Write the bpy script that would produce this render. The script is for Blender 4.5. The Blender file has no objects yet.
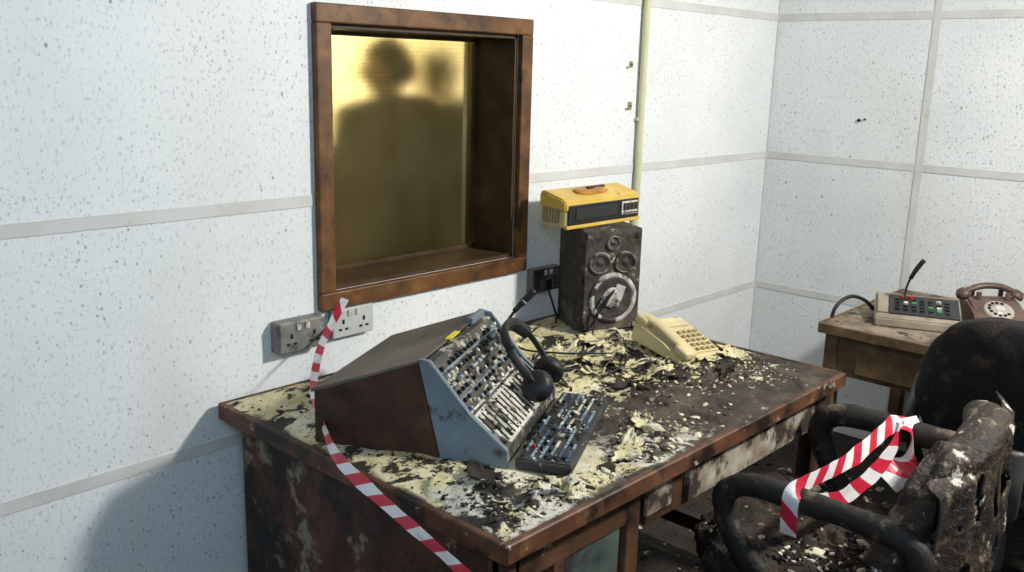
import bpy, bmesh, math, random
from mathutils import Vector, Matrix, noise, Euler
random.seed(7)
S=bpy.context.scene
COL=S.collection
try:
    S.view_settings.view_transform='Standard'
    S.view_settings.look='None'
except Exception: pass

# ---------------------------------------------------------------- materials
def mnew(name):
    m=bpy.data.materials.new(name); m.use_nodes=True
    nt=m.node_tree; b=nt.nodes['Principled BSDF']
    return m,nt,b
def rgb(c): return (c[0],c[1],c[2],1)
def L(nt,a,b): nt.links.new(a,b)
def coords(nt,stretch=(1,1,1),off=(0,0,0)):
    tc=nt.nodes.new('ShaderNodeTexCoord'); mp=nt.nodes.new('ShaderNodeMapping')
    mp.inputs['Scale'].default_value=stretch; mp.inputs['Location'].default_value=off
    L(nt,tc.outputs['Object'],mp.inputs['Vector']); return mp.outputs['Vector']
def tnoise(nt,vec,scale,detail=6,rough=.6,dist=0):
    n=nt.nodes.new('ShaderNodeTexNoise'); n.inputs['Scale'].default_value=scale
    n.inputs['Detail'].default_value=detail; n.inputs['Roughness'].default_value=rough
    n.inputs['Distortion'].default_value=dist
    L(nt,vec,n.inputs['Vector']); return n.outputs['Fac']
def maprange(nt,src,a,b,c=0,d=1):
    n=nt.nodes.new('ShaderNodeMapRange'); n.clamp=True
    for i,v in zip((1,2,3,4),(a,b,c,d)): n.inputs[i].default_value=v
    L(nt,src,n.inputs[0]); return n.outputs[0]
def math_(nt,op,a,b=None):
    n=nt.nodes.new('ShaderNodeMath'); n.operation=op
    for i,v in enumerate((a,b)):
        if v is None: continue
        if isinstance(v,(int,float)): n.inputs[i].default_value=v
        else: L(nt,v,n.inputs[i])
    return n.outputs[0]
def mixc(nt,fac,a,b):
    n=nt.nodes.new('ShaderNodeMix'); n.data_type='RGBA'
    if isinstance(fac,(int,float)): n.inputs[0].default_value=fac
    else: L(nt,fac,n.inputs[0])
    for i,v in ((6,a),(7,b)):
        if isinstance(v,tuple): n.inputs[i].default_value=rgb(v)
        else: L(nt,v,n.inputs[i])
    return n.outputs[2]
def ramp(nt,fac,stops):
    n=nt.nodes.new('ShaderNodeValToRGB'); e=n.color_ramp.elements
    while len(e)<len(stops): e.new(.5)
    for i,(p,c) in enumerate(stops):
        e[i].position=p; e[i].color=rgb(c)
    L(nt,fac,n.inputs[0]); return n.outputs[0]
def bump(nt,b,h,strength=.3,dist=.01):
    n=nt.nodes.new('ShaderNodeBump'); n.inputs['Strength'].default_value=strength
    n.inputs['Distance'].default_value=dist
    L(nt,h,n.inputs['Height']); L(nt,n.outputs[0],b.inputs['Normal'])
def layered(name,stops,scale=8,patches=(),rough=.7,bmp=.3,stretch=(1,1,1),metal=0,bscale=60,bdist=.004,spec=.4):
    m,nt,b=mnew(name)
    v=coords(nt,stretch); f=tnoise(nt,v,scale)
    col=ramp(nt,f,stops)
    for i,(c,sc,lo,hi) in enumerate(patches):
        v2=coords(nt,(1,1,1),(i*3.1+1,i*1.7,2.3*i)); pf=maprange(nt,tnoise(nt,v2,sc,9,.65),lo,hi)
        col=mixc(nt,pf,col,c)
    L(nt,col,b.inputs['Base Color'])
    b.inputs['Roughness'].default_value=rough; b.inputs['Metallic'].default_value=metal
    b.inputs['Specular IOR Level'].default_value=spec
    bump(nt,b,tnoise(nt,coords(nt),bscale,6),bmp,bdist)
    return m
def plain(name,c,rough=.5,metal=0,var=.15):
    c2=tuple(x*(1-var) for x in c)
    return layered(name,[(.35,c2),(.65,c)],25,(),rough,.1,metal=metal)

def wall_mat():
    m,nt,b=mnew('acoustic_tile_paint')
    v=coords(nt)
    big=tnoise(nt,v,1.3,3)
    col=ramp(nt,big,[(.3,(.65,.685,.70)),(.7,(.78,.805,.82))])
    fine=tnoise(nt,coords(nt,(1,1,.55)),120,3,.6)
    ff=maprange(nt,fine,.56,.68)
    col=mixc(nt,math_(nt,'MULTIPLY',ff,.42),col,(.27,.31,.34))
    def spots(scale,thr,rad,c,amt,off):
        vo=nt.nodes.new('ShaderNodeTexVoronoi'); vo.inputs['Scale'].default_value=scale
        L(nt,coords(nt,(1,1,.7),off),vo.inputs['Vector'])
        sep=nt.nodes.new('ShaderNodeSeparateColor'); L(nt,vo.outputs['Color'],sep.inputs[0])
        sel=maprange(nt,sep.outputs[0],thr,thr+.05)
        d=maprange(nt,vo.outputs['Distance'],rad*.5,rad,1,0)
        dens=maprange(nt,tnoise(nt,coords(nt,(1,1,1),(off[0],5,0)),1.8,4),.38,.60,.12,1)
        f=math_(nt,'MULTIPLY',sel,d); f=math_(nt,'MULTIPLY',f,dens)
        return math_(nt,'MULTIPLY',f,amt),c
    c_=col
    for a in ((68,.55,.25,(.12,.15,.17),.68,(0,0,0)),(28,.86,.15,(.07,.10,.11),.75,(4,2,1)),(110,.62,.30,(.16,.19,.22),.5,(8,1,3))):
        f,c=spots(*a); c_=mixc(nt,f,c_,c)
    stain=maprange(nt,tnoise(nt,coords(nt,(1,1,.5),(3,3,3)),2.2,6),.56,.76,0,.28)
    c_=mixc(nt,stain,c_,(.55,.51,.39))
    L(nt,c_,b.inputs['Base Color']); b.inputs['Roughness'].default_value=.75
    bump(nt,b,fine,.25,.002)
    return m
M={}
M['wall']=wall_mat()
M['seam']=layered('seam_strip_paint',[(.3,(.52,.52,.50)),(.7,(.63,.64,.63))],6,[((.42,.39,.32),12,.60,.75)],.75,.1)
M['ceil']=plain('ceiling_paint',(.75,.75,.73),.8)
M['floor']=layered('burnt_floor',[(.3,(.012,.009,.007)),(.6,(.035,.024,.017)),(.8,(.10,.07,.045))],5,[((.26,.18,.10),22,.62,.68)],.85,.8,bscale=30,bdist=.02)
M['corr']=plain('corridor_paint',(.82,.77,.62),.8,var=.05)
M['winwood']=layered('window_wood',[(.3,(.035,.015,.005)),(.55,(.125,.054,.014)),(.75,(.20,.095,.03))],14,[((.02,.012,.008),9,.56,.7)],.5,.3)
M['jamb']=layered('window_reveal_wood',[(.3,(.024,.013,.005)),(.6,(.07,.038,.014)),(.8,(.14,.085,.034))],10,(),.6,.3)
M['deskwood']=layered('scorched_desk_wood',[(.3,(.014,.006,.004)),(.5,(.048,.016,.009)),(.72,(.11,.040,.020))],7,
   [((.19,.165,.11),6,.55,.59),((.05,.02,.012),18,.55,.6),((.008,.006,.005),6,.51,.59)],.6,.6,stretch=(1,1,.6))
M['deskfront']=layered('desk_front_wood',[(.3,(.030,.013,.006)),(.5,(.082,.036,.018)),(.75,(.16,.08,.04))],7,
   [((.32,.28,.21),10,.60,.66),((.010,.007,.005),7,.50,.60)],.6,.5)
M['deskedge']=layered('desk_edging_wood',[(.3,(.040,.015,.008)),(.6,(.11,.045,.022)),(.8,(.19,.09,.045))],12,[((.010,.007,.005),9,.50,.59),((.32,.28,.21),20,.62,.66)],.55,.3)
M['panelgreen']=layered('soot_green_panel',[(.3,(.035,.05,.045)),(.7,(.10,.13,.11))],6,[((.02,.02,.018),7,.5,.65)],.6,.3)
M['ash']=layered('ash_panel',[(.3,(.10,.065,.045)),(.5,(.26,.22,.17)),(.7,(.46,.43,.37))],12,[((.03,.02,.015),12,.48,.56)],.8,.5)

def desktop_mat(name='soot_covered_desktop',pale=0):
    m,nt,b=mnew(name)
    tc=nt.nodes.new('ShaderNodeTexCoord'); sx=nt.nodes.new('ShaderNodeSeparateXYZ'); L(nt,tc.outputs['Object'],sx.inputs[0])
    n1=tnoise(nt,coords(nt),4.5,8,.68,.8)
    cream=ramp(nt,tnoise(nt,coords(nt),9,6),[(.3,(.52,.44,.21)),(.52,(.68,.61,.36)),(.72,(.84,.80,.66))])
    speck=maprange(nt,tnoise(nt,coords(nt,(1,1,1),(2,2,2)),70,5,.7),.58,.64,0,.9)
    cream=mixc(nt,speck,cream,(.05,.035,.025))
    soot=ramp(nt,tnoise(nt,coords(nt),40,6),[(.35,(.006,.005,.004)),(.7,(.036,.027,.019))])
    lo=.500 if not pale else .55
    sm=maprange(nt,tnoise(nt,coords(nt,(1,1.35,1),(1.2,.4,0)),4.2,12,.70,.9),lo,lo+.022)
    col=mixc(nt,sm,cream,soot)
    brown=ramp(nt,tnoise(nt,coords(nt),9,10,.72,.5),[(.35,(.012,.009,.007)),(.50,(.042,.030,.021)),(.68,(.11,.08,.055))])
    ash=maprange(nt,tnoise(nt,coords(nt,(1,1,1),(5,5,5)),9,10,.72,.5),.59,.62)
    brown=mixc(nt,ash,brown,(.50,.46,.37))
    wx=math_(nt,'ADD',sx.outputs[0],math_(nt,'MULTIPLY',n1,.6))
    wy=math_(nt,'ADD',math_(nt,'ADD',sx.outputs[1],math_(nt,'MULTIPLY',n1,.6)),math_(nt,'MULTIPLY',sx.outputs[0],.12))
    dx=maprange(nt,wx,.76,.79); dy=maprange(nt,wy,.75,.72)
    dm=math_(nt,'MULTIPLY',dx,dy)
    if not pale: col=mixc(nt,dm,col,brown)
    r=maprange(nt,tnoise(nt,coords(nt,(1,1,1),(9,2,0)),14,10,.76,.4),.51,.54)
    near=math_(nt,'MULTIPLY',maprange(nt,wy,.62,.46),maprange(nt,wx,1.15,.9))
    col=mixc(nt,math_(nt,'MULTIPLY',math_(nt,'MULTIPLY',r,near),.85),col,(.70,.68,.61))
    ex=math_(nt,'MINIMUM',sx.outputs[1],math_(nt,'MINIMUM',sx.outputs[0],math_(nt,'SUBTRACT',1.0,sx.outputs[1])))
    eg=maprange(nt,math_(nt,'ADD',ex,math_(nt,'MULTIPLY',n1,.12)),.076,.062,0,.92)
    if not pale: col=mixc(nt,eg,col,(.026,.016,.011))
    L(nt,col,b.inputs['Base Color']); b.inputs['Roughness'].default_value=.7
    bump(nt,b,tnoise(nt,coords(nt),45,9,.75),.9,.009)
    return m
M['desktop']=desktop_mat(); M['flake']=desktop_mat('peeled_veneer_cream',1)
M['tabletop']=layered('ash_table_top',[(.3,(.08,.055,.04)),(.5,(.20,.155,.115)),(.7,(.32,.27,.21))],9,[((.03,.02,.015),12,.53,.62)],.7,.5)
M['tablewood']=layered('table_wood',[(.3,(.055,.032,.016)),(.55,(.14,.088,.042)),(.75,(.24,.165,.09))],9,[((.03,.02,.012),6,.54,.68)],.6,.4)
M['charcoal']=layered('charred_upholstery',[(.35,(.006,.005,.004)),(.55,(.026,.016,.010)),(.75,(.075,.045,.026))],11,[((.22,.16,.10),24,.60,.65),((.45,.41,.34),34,.65,.68)],.7,1,bscale=40,bdist=.015)
M['ashfoam']=layered('charred_back_cover',[(.35,(.009,.006,.005)),(.52,(.032,.021,.014)),(.7,(.085,.056,.035))],9,[((.007,.006,.005),6,.50,.60),((.17,.13,.085),20,.57,.63),((.56,.54,.48),11,.60,.625)],.55,1,stretch=(1,1,2.2),bscale=55,bdist=.012)
M['blackp']=layered('black_plastic',[(.3,(.006,.006,.007)),(.7,(.014,.014,.015))],20,[((.05,.042,.035),18,.60,.7)],.5,.25)
M['armp']=layered('sooty_arm_plastic',[(.3,(.006,.006,.006)),(.7,(.016,.013,.011))],14,[((.11,.085,.06),16,.56,.64)],.65,.6,bscale=50,bdist=.008)
M['chairfab']=layered('dark_chair_fabric',[(.3,(.006,.005,.005)),(.7,(.016,.013,.011))],30,[((.07,.048,.032),12,.56,.68)],.85,.6,bscale=120)
M['bluegrey']=layered('bluegrey_paint',[(.3,(.12,.16,.19)),(.7,(.175,.235,.275))],7,[((.05,.05,.05),12,.58,.68)],.5,.1)
M['conswood']=layered('console_wood',[(.3,(.022,.010,.006)),(.6,(.065,.028,.015)),(.8,(.11,.055,.03))],9,[((.01,.008,.006),7,.55,.68)],.55,.3)
M['constop']=layered('sooty_console_top',[(.3,(.095,.083,.070)),(.6,(.165,.148,.127)),(.8,(.22,.20,.175))],5,[((.04,.034,.028),8,.60,.72)],.8,.3,spec=.15)
M['consface']=layered('console_face',[(.3,(.015,.016,.016)),(.55,(.060,.058,.052)),(.75,(.19,.18,.155))],22,[((.40,.37,.29),26,.55,.59)],.55,.3)
M['unitface']=layered('grimy_unit_face',[(.3,(.015,.015,.015)),(.7,(.05,.05,.048))],22,[((.01,.009,.008),12,.52,.60),((.3,.27,.22),26,.61,.66)],.6,.3)
M['silver']=layered('console_silver_strip',[(.3,(.33,.33,.29)),(.7,(.60,.58,.50))],14,[((.05,.04,.035),18,.53,.58)],.5,.2)
M['white']=layered('grimy_white_plastic',[(.3,(.46,.45,.40)),(.7,(.64,.63,.58))],30,[((.10,.08,.06),40,.53,.64)],.45,.1)
M['socketgrey']=layered('soot_socket_grey',[(.3,(.12,.12,.11)),(.7,(.24,.24,.22))],20,[((.04,.035,.03),25,.55,.68)],.5,.1,metal=.1)
M['socketwhite']=plain('socket_white',(.50,.52,.50),.4)
M['hole']=plain('dark_slot',(.008,.008,.008),.8)
M['speaker']=layered('burnt_speaker_box',[(.3,(.018,.015,.012)),(.55,(.055,.045,.036)),(.75,(.14,.115,.09))],11,[((.006,.005,.004),9,.51,.62),((.40,.37,.31),15,.60,.64)],.7,1,bscale=40,bdist=.01)
M['cone']=layered('speaker_cone',[(.3,(.010,.009,.008)),(.7,(.06,.055,.05))],22,[((.3,.28,.25),24,.60,.66)],.7,.8)
M['ring']=layered('scorched_ring',[(.3,(.07,.06,.05)),(.7,(.25,.225,.19))],18,[((.02,.016,.013),18,.48,.56)],.6,.6)
M['ringw']=layered('pale_ring',[(.3,(.20,.19,.17)),(.7,(.62,.60,.56))],16,[((.025,.02,.017),12,.50,.56)],.6,.6)
M['yellow']=layered('yellowed_plastic',[(.3,(.50,.33,.06)),(.7,(.66,.46,.10))],8,[((.10,.06,.02),13,.60,.68)],.4,.1)
M['orange']=layered('melted_orange',[(.3,(.25,.10,.015)),(.7,(.50,.25,.04))],14,(),.35,.2)
M['creamp']=layered('cream_grille',[(.3,(.44,.38,.19)),(.7,(.58,.52,.30))],12,(),.5,.1)
M['phonebeige']=layered('beige_phone_plastic',[(.3,(.48,.40,.21)),(.7,(.63,.54,.31))],9,[((.13,.09,.04),15,.58,.67)],.4,.1)
M['keybrown']=plain('phone_key',(.32,.25,.13),.4)
M['beige']=layered('intercom_beige',[(.3,(.18,.15,.11)),(.7,(.32,.275,.21))],8,[((.07,.05,.035),14,.56,.66)],.55,.1)
M['dkgreen']=plain('dark_control_panel',(.022,.026,.026),.4)
M['rotary']=layered('brown_phone_plastic',[(.3,(.06,.035,.028)),(.7,(.145,.095,.075))],10,[((.25,.21,.17),20,.60,.68)],.4,.1)
M['dial']=plain('dial_pale',(.46,.41,.37),.35)
M['red']=plain('red_plastic',(.42,.02,.01),.35)
M['blue']=plain('blue_plastic',(.03,.07,.14),.4)
M['ltblue']=layered('lightblue_plastic',[(.3,(.12,.20,.27)),(.7,(.22,.33,.41))],30,[((.05,.05,.05),40,.50,.60)],.45,.1)
M['green']=plain('green_plastic',(.05,.25,.08),.4)
M['yel']=plain('yellow_label',(.70,.56,.05),.5)
M['conduit']=layered('conduit_paint',[(.3,(.48,.47,.29)),(.7,(.60,.59,.40))],6,[((.3,.28,.2),20,.66,.75)],.5,.1)
M['steel']=plain('dull_steel',(.12,.12,.12),.5,.6)
M['rubble']=layered('pale_rubble',[(.3,(.28,.24,.16)),(.6,(.62,.57,.43)),(.8,(.80,.76,.66))],30,[((.03,.025,.02),40,.58,.64)],.85,.4)
M['rubbledark']=layered('charcoal_rubble',[(.3,(.008,.006,.005)),(.6,(.035,.025,.018)),(.8,(.08,.058,.042))],30,(),.85,.4)

def tape_mat():
    m,nt,b=mnew('red_white_barrier_tape')
    uv=nt.nodes.new('ShaderNodeTexCoord'); sx=nt.nodes.new('ShaderNodeSeparateXYZ'); L(nt,uv.outputs['UV'],sx.inputs[0])
    a=math_(nt,'ADD',sx.outputs[0],math_(nt,'MULTIPLY',sx.outputs[1],.4))
    fr=math_(nt,'FRACT',a); st=maprange(nt,fr,.49,.51)
    col=mixc(nt,st,(.70,.69,.70),(.52,.02,.05))
    L(nt,col,b.inputs['Base Color']); b.inputs['Roughness'].default_value=.3
    return m
M['tape']=tape_mat()

def glass_mat():
    m=bpy.data.materials.new('frosted_wired_glass'); m.use_nodes=True; nt=m.node_tree
    for n in list(nt.nodes): nt.nodes.remove(n)
    out=nt.nodes.new('ShaderNodeOutputMaterial')
    tr=nt.nodes.new('ShaderNodeBsdfTranslucent'); gl=nt.nodes.new('ShaderNodeBsdfRefraction')
    gl.inputs['IOR'].default_value=1.45; gl.inputs['Roughness'].default_value=.215
    v=coords(nt)
    sx=nt.nodes.new('ShaderNodeSeparateXYZ'); L(nt,v,sx.inputs[0])
    def lines(o):
        f=math_(nt,'FRACT',math_(nt,'MULTIPLY',o,75)); return maprange(nt,f,.72,.88)
    g=math_(nt,'MAXIMUM',lines(sx.outputs[0]),lines(sx.outputs[2]))
    dirt=maprange(nt,tnoise(nt,coords(nt,(1,1,.6)),4,9,.7),.40,.70,0,.7)
    c=mixc(nt,dirt,(.97,.965,.90),(.74,.68,.52))
    c=mixc(nt,math_(nt,'MULTIPLY',g,.16),c,(.5,.44,.25))
    L(nt,c,tr.inputs['Color']); L(nt,c,gl.inputs['Color'])
    mx=nt.nodes.new('ShaderNodeMixShader'); mx.inputs[0].default_value=.90
    L(nt,tr.outputs[0],mx.inputs[1]); L(nt,gl.outputs[0],mx.inputs[2])
    L(nt,mx.outputs[0],out.inputs[0]); return m
M['glass']=glass_mat()

# ---------------------------------------------------------------- mesh helpers
def empty(name,loc=(0,0,0),rz=0,rot=None):
    e=bpy.data.objects.new(name,None); e.empty_display_size=.1
    e.location=loc; e.rotation_euler=rot if rot else (0,0,rz); COL.objects.link(e); return e
def fin(name,bm,mat,parent=None,smooth=False,mats=None):
    bmesh.ops.recalc_face_normals(bm,faces=bm.faces)
    me=bpy.data.meshes.new(name); bm.to_mesh(me); bm.free()
    for mm in (mats or [mat]): me.materials.append(mm)
    if smooth:
        for p in me.polygons: p.use_smooth=True
    o=bpy.data.objects.new(name,me); COL.objects.link(o)
    if parent: o.parent=parent
    return o
def T(loc=(0,0,0),rot=(0,0,0)):
    return Matrix.Translation(loc)@Euler(rot).to_matrix().to_4x4()
def add_box(bm,c,s,rot=(0,0,0),bev=0,seg=2,mi=0):
    r=bmesh.ops.create_cube(bm,size=1); vs=r['verts']
    bmesh.ops.scale(bm,vec=s,verts=vs)
    fs=set(f for v in vs for f in v.link_faces)
    if bev>0:
        es=list(set(e for v in vs for e in v.link_edges))
        rr=bmesh.ops.bevel(bm,geom=es,offset=bev,segments=seg,affect='EDGES',profile=.5)
        vs=list(set(v for f in rr['faces'] for v in f.verts)|set(v for v in vs if v.is_valid))
        fs=set(f for v in vs for f in v.link_faces)
    for f in fs: f.material_index=mi
    bmesh.ops.transform(bm,matrix=T(c,rot),verts=vs)
def box(name,c,s,mat,parent=None,rot=(0,0,0),bev=0,seg=2):
    bm=bmesh.new(); add_box(bm,c,s,rot,bev,seg); return fin(name,bm,mat,parent)
def boxes(name,lst,mat,parent=None,bev=0,mats=None):
    bm=bmesh.new()
    for it in lst:
        add_box(bm,it[0],it[1],it[2] if len(it)>2 else (0,0,0),bev,1,it[3] if len(it)>3 else 0)
    return fin(name,bm,mat,parent,mats=mats)
def add_cyl(bm,c,r1,r2,h,rot=(0,0,0),seg=20,mi=0):
    r=bmesh.ops.create_cone(bm,cap_ends=True,cap_tris=False,segments=seg,radius1=r1,radius2=r2,depth=h)
    for f in set(f for v in r['verts'] for f in v.link_faces): f.material_index=mi
    bmesh.ops.transform(bm,matrix=T(c,rot),verts=r['verts'])
def cyls(name,lst,mat,parent=None,seg=16,mats=None):
    bm=bmesh.new()
    for it in lst: add_cyl(bm,it[0],it[1],it[2],it[3],it[4] if len(it)>4 else (0,0,0),seg,it[5] if len(it)>5 else 0)
    return fin(name,bm,mat,parent,mats=mats)
def prism(name,prof,x0,x1,mat,parent=None,bev=0):
    bm=bmesh.new()
    a=[bm.verts.new((x0,y,z)) for y,z in prof]; b=[bm.verts.new((x1,y,z)) for y,z in prof]
    bm.faces.new(a); bm.faces.new(b[::-1]); n=len(prof)
    for i in range(n): bm.faces.new((a[i],b[i],b[(i+1)%n],a[(i+1)%n]))
    if bev: bmesh.ops.bevel(bm,geom=bm.edges[:],offset=bev,segments=2,affect='EDGES')
    return fin(name,bm,mat,parent)
def lathe(name,prof,mat,parent=None,loc=(0,0,0),rot=(0,0,0),seg=40,wob=0):
    bm=bmesh.new(); rings=[]
    for r,h in prof:
        ring=[]
        for i in range(seg):
            a=2*math.pi*i/seg; q=Vector((max(r,1e-4)*math.cos(a),max(r,1e-4)*math.sin(a),h))
            if wob: q.z+=wob*noise.noise(q*60); q.x+=wob*.6*noise.noise(q*40+Vector((3,0,0)))
            ring.append(bm.verts.new(q))
        rings.append(ring)
    for a,b in zip(rings,rings[1:]):
        for i in range(seg): bm.faces.new((a[i],a[(i+1)%seg],b[(i+1)%seg],b[i]))
    bmesh.ops.transform(bm,matrix=T(loc,rot),verts=bm.verts)
    return fin(name,bm,mat,parent,smooth=True)
def smoothpts(pts,n=8,closed=False):
    P=[Vector(p) for p in pts]; out=[]
    m=len(P); rng=range(m if closed else m-1)
    for i in rng:
        if closed: p0,p1,p2,p3=P[i-1],P[i],P[(i+1)%m],P[(i+2)%m]
        else: p0,p1,p2,p3=P[max(i-1,0)],P[i],P[i+1],P[min(i+2,m-1)]
        for k in range(n):
            t=k/n
            out.append(.5*((2*p1)+(p2-p0)*t+(2*p0-5*p1+4*p2-p3)*t*t+(3*p1-3*p2+p3-p0)*t**3))
    if not closed: out.append(P[-1])
    return out
def sweep(name,pts,rad,mat,parent=None,n=8,seg=10,closed=False,flat=(1,1),amp=0,sm=True):
    P=smoothpts(pts,n,closed) if sm else [Vector(p) for p in pts]
    bm=bmesh.new(); m=len(P); rings=[]
    prev=None
    for i,p in enumerate(P):
        if closed: t=(P[(i+1)%m]-P[i-1]).normalized()
        else: t=(P[min(i+1,m-1)]-P[max(i-1,0)]).normalized()
        if prev is None:
            up=Vector((0,0,1)) if abs(t.z)<.9 else Vector((0,1,0))
            u=t.cross(up).normalized()
        else: u=(prev-t*prev.dot(t)).normalized()
        prev=u; w=t.cross(u)
        if not isinstance(rad,(list,tuple)): r=rad
        elif len(rad)==2: r=rad[0]+(rad[-1]-rad[0])*i/(m-1)
        else: r=rad[min(int(i*len(rad)/m),len(rad)-1)]
        ring=[]
        for k in range(seg):
            a=2*math.pi*k/seg; d=(u*math.cos(a)*flat[0]+w*math.sin(a)*flat[1]); q=p+d*r
            if amp: q+=d*r*amp*(noise.noise(q*16)+.6*noise.noise(q*45))
            ring.append(bm.verts.new(q))
        rings.append(ring)
    for i in range(m if closed else m-1):
        a,b=rings[i],rings[(i+1)%m]
        for k in range(seg): bm.faces.new((a[k],a[(k+1)%seg],b[(k+1)%seg],b[k]))
    if not closed: bm.faces.new(rings[0][::-1]); bm.faces.new(rings[-1])
    return fin(name,bm,mat,parent,smooth=True)
def puff(name,c,s,mat,parent=None,rot=(0,0,0),k=4,amp=.01,ns=7,seg=56,func=None):
    bm=bmesh.new(); bmesh.ops.create_uvsphere(bm,u_segments=seg,v_segments=seg//2,radius=1)
    for v in bm.verts:
        d=v.co.normalized(); q=(abs(d.x)**k+abs(d.y)**k+abs(d.z)**k)**(1/k); p=d/q
        p=Vector((p.x*s[0]/2,p.y*s[1]/2,p.z*s[2]/2))
        if func: p=func(p)
        pn=p+Vector(c)
        p+=d*amp*(noise.noise(pn*ns)+.5*noise.noise(pn*ns*3)+.25*noise.noise(pn*ns*7))
        v.co=p
    bmesh.ops.transform(bm,matrix=T(c,rot),verts=bm.verts)
    return fin(name,bm,mat,parent,smooth=True)
def ribbon(name,pts,width,wd,mat,parent=None,n=10,stripe=.09,crease=.03):
    P=smoothpts(pts,n); W=smoothpts(wd,n)
    bm=bmesh.new(); uvl=bm.loops.layers.uv.new('UVMap'); s=0; rows=[]
    for i,p in enumerate(P):
        if i: s+=(p-P[i-1]).length
        t=(P[min(i+1,len(P)-1)]-P[max(i-1,0)]).normalized()
        w=W[i]; w=(w-t*w.dot(t)).normalized()
        tw=.45*noise.noise(p*5+Vector((2,0,0))); w=(Matrix.Rotation(tw,3,t)@w)*width/2*(1+.22*noise.noise(p*22))
        nn=t.cross(w).normalized()*width*crease*noise.noise(p*30)*3
        rows.append(([bm.verts.new(p+w),bm.verts.new(p+nn),bm.verts.new(p-w)],s))
    for (a,sa),(b,sb) in zip(rows,rows[1:]):
        for k in range(2):
            f=bm.faces.new((a[k],a[k+1],b[k+1],b[k])); f.smooth=False
            for lp,(ss,vv) in zip(f.loops,((sa,k/2),(sa,(k+1)/2),(sb,(k+1)/2),(sb,k/2))): lp[uvl].uv=(ss/stripe,vv)
    me=bpy.data.meshes.new(name); bm.to_mesh(me); bm.free(); me.materials.append(mat)
    o=bpy.data.objects.new(name,me); COL.objects.link(o)
    if parent: o.parent=parent
    md=o.modifiers.new('thick','SOLIDIFY'); md.thickness=.0005
    return o

# ---------------------------------------------------------------- room
WX0,WX1,WZ0,WZ1=-2.468,-1.722,.975,1.70
def wallbox(name,x0,x1,y0,y1,z0,z1,mat): return box(name,((x0+x1)/2,(y0+y1)/2,(z0+z1)/2),(x1-x0,y1-y0,z1-z0),mat)
H=2.5; CX0,CX1,CY1=-4.4,2.8,3.2
boxes('wall_back',[
 (((-5.3+WX0)/2,.125,H/2),(WX0+5.3,.25,H)),
 (((CX1+WX1)/2,.125,H/2),(CX1-WX1,.25,H)),
 (((WX0+WX1)/2,.125,WZ0/2),(WX1-WX0,.25,WZ0)),
 (((WX0+WX1)/2,.125,(WZ1+H)/2),(WX1-WX0,.25,H-WZ1))],M['wall'])
wallbox('wall_right',0,.1,-4.2,0,0,H,M['wall'])
wallbox('wall_left',-5.4,-5.3,-4.2,0,0,H,M['wall'])
wallbox('wall_front',-5.4,.1,-4.3,-4.2,0,H,M['wall'])
wallbox('floor',-5.4,.1,-4.3,0,-.1,0,M['floor'])
wallbox('ceiling',-5.4,.1,-4.3,0,H,H+.1,M['ceil'])
wallbox('floor_corridor',CX0,CX1,.25,CY1,-.1,0,M['ceil'])
wallbox('ceiling_corridor',CX0,CX1,.25,CY1,H,H+.1,M['ceil'])
wallbox('wall_corridor_back',CX0,CX1,CY1,CY1+.1,0,H,M['corr'])
wallbox('wall_corridor_left',CX0-.1,CX0,.25,CY1,0,H,M['corr'])
wallbox('wall_corridor_right',CX1,CX1+.1,.25,CY1,0,H,M['corr'])
ti=1
for z in (.62,1.235,1.847):
    segs=[(-5.3,-2.515),(-1.670,0)] if .93<z<1.75 else [(-5.3,0)]
    for a,b in segs:
        box('trim_%d'%ti,((a+b)/2,-.0015,z),(b-a,.003,.032),M['seam'],bev=.001); ti+=1
    box('trim_%d'%ti,(-.0015,-2.1,z),(.003,4.2,.032),M['seam'],bev=.001); ti+=1
for y in (-.695,-1.915,-3.135):
    box('trim_%d'%ti,(-.002,y,H/2),(.004,.032,H),M['seam'],bev=.001); ti+=1
box('trim_%d'%ti,(-.004,-.004,H/2),(.008,.008,H),M['seam']); ti+=1

# window
win=empty('window_1',(0,0,0))
fw=.050; ox0,ox1,oz0,oz1=-2.515,-1.672,.925,1.75
bm=bmesh.new()
for c,s in ((((ox0+ox1)/2,-.012,oz1-fw/2),(ox1-ox0,.024,fw)),(((ox0+ox1)/2,-.012,oz0+fw/2),(ox1-ox0,.024,fw)),
            ((ox0+fw/2,-.012,(oz0+oz1)/2),(fw,.024,oz1-oz0-2*fw)),((ox1-fw/2,-.012,(oz0+oz1)/2),(fw,.024,oz1-oz0-2*fw))):
    add_box(bm,c,s,(0,0,0),.004,2)
fin('architrave',bm,M['winwood'],win)
t=.012
boxes('reveal_lining',[(((WX0+WX1)/2,.11,WZ1-t/2),(WX1-WX0,.22,t)),(((WX0+WX1)/2,.11,WZ0+t/2),(WX1-WX0,.22,t)),
  ((WX0+t/2,.11,(WZ0+WZ1)/2),(t,.22,WZ1-WZ0)),((WX1-t/2,.11,(WZ0+WZ1)/2),(t,.22,WZ1-WZ0))],M['jamb'],win)
b2=.012
boxes('glazing_bead',[(((WX0+WX1)/2,.175,WZ1-t-b2/2),(WX1-WX0-2*t,.014,b2)),(((WX0+WX1)/2,.175,WZ0+t+b2/2),(WX1-WX0-2*t,.014,b2)),
  ((WX0+t+b2/2,.175,(WZ0+WZ1)/2),(b2,.014,WZ1-WZ0-2*t)),((WX1-t-b2/2,.175,(WZ0+WZ1)/2),(b2,.014,WZ1-WZ0-2*t))],M['jamb'],win)
box('frosted_glass',((WX0+WX1)/2,.188,(WZ0+WZ1)/2),(WX1-WX0-2*t,.006,WZ1-WZ0-2*t),M['glass'],win)

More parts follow.
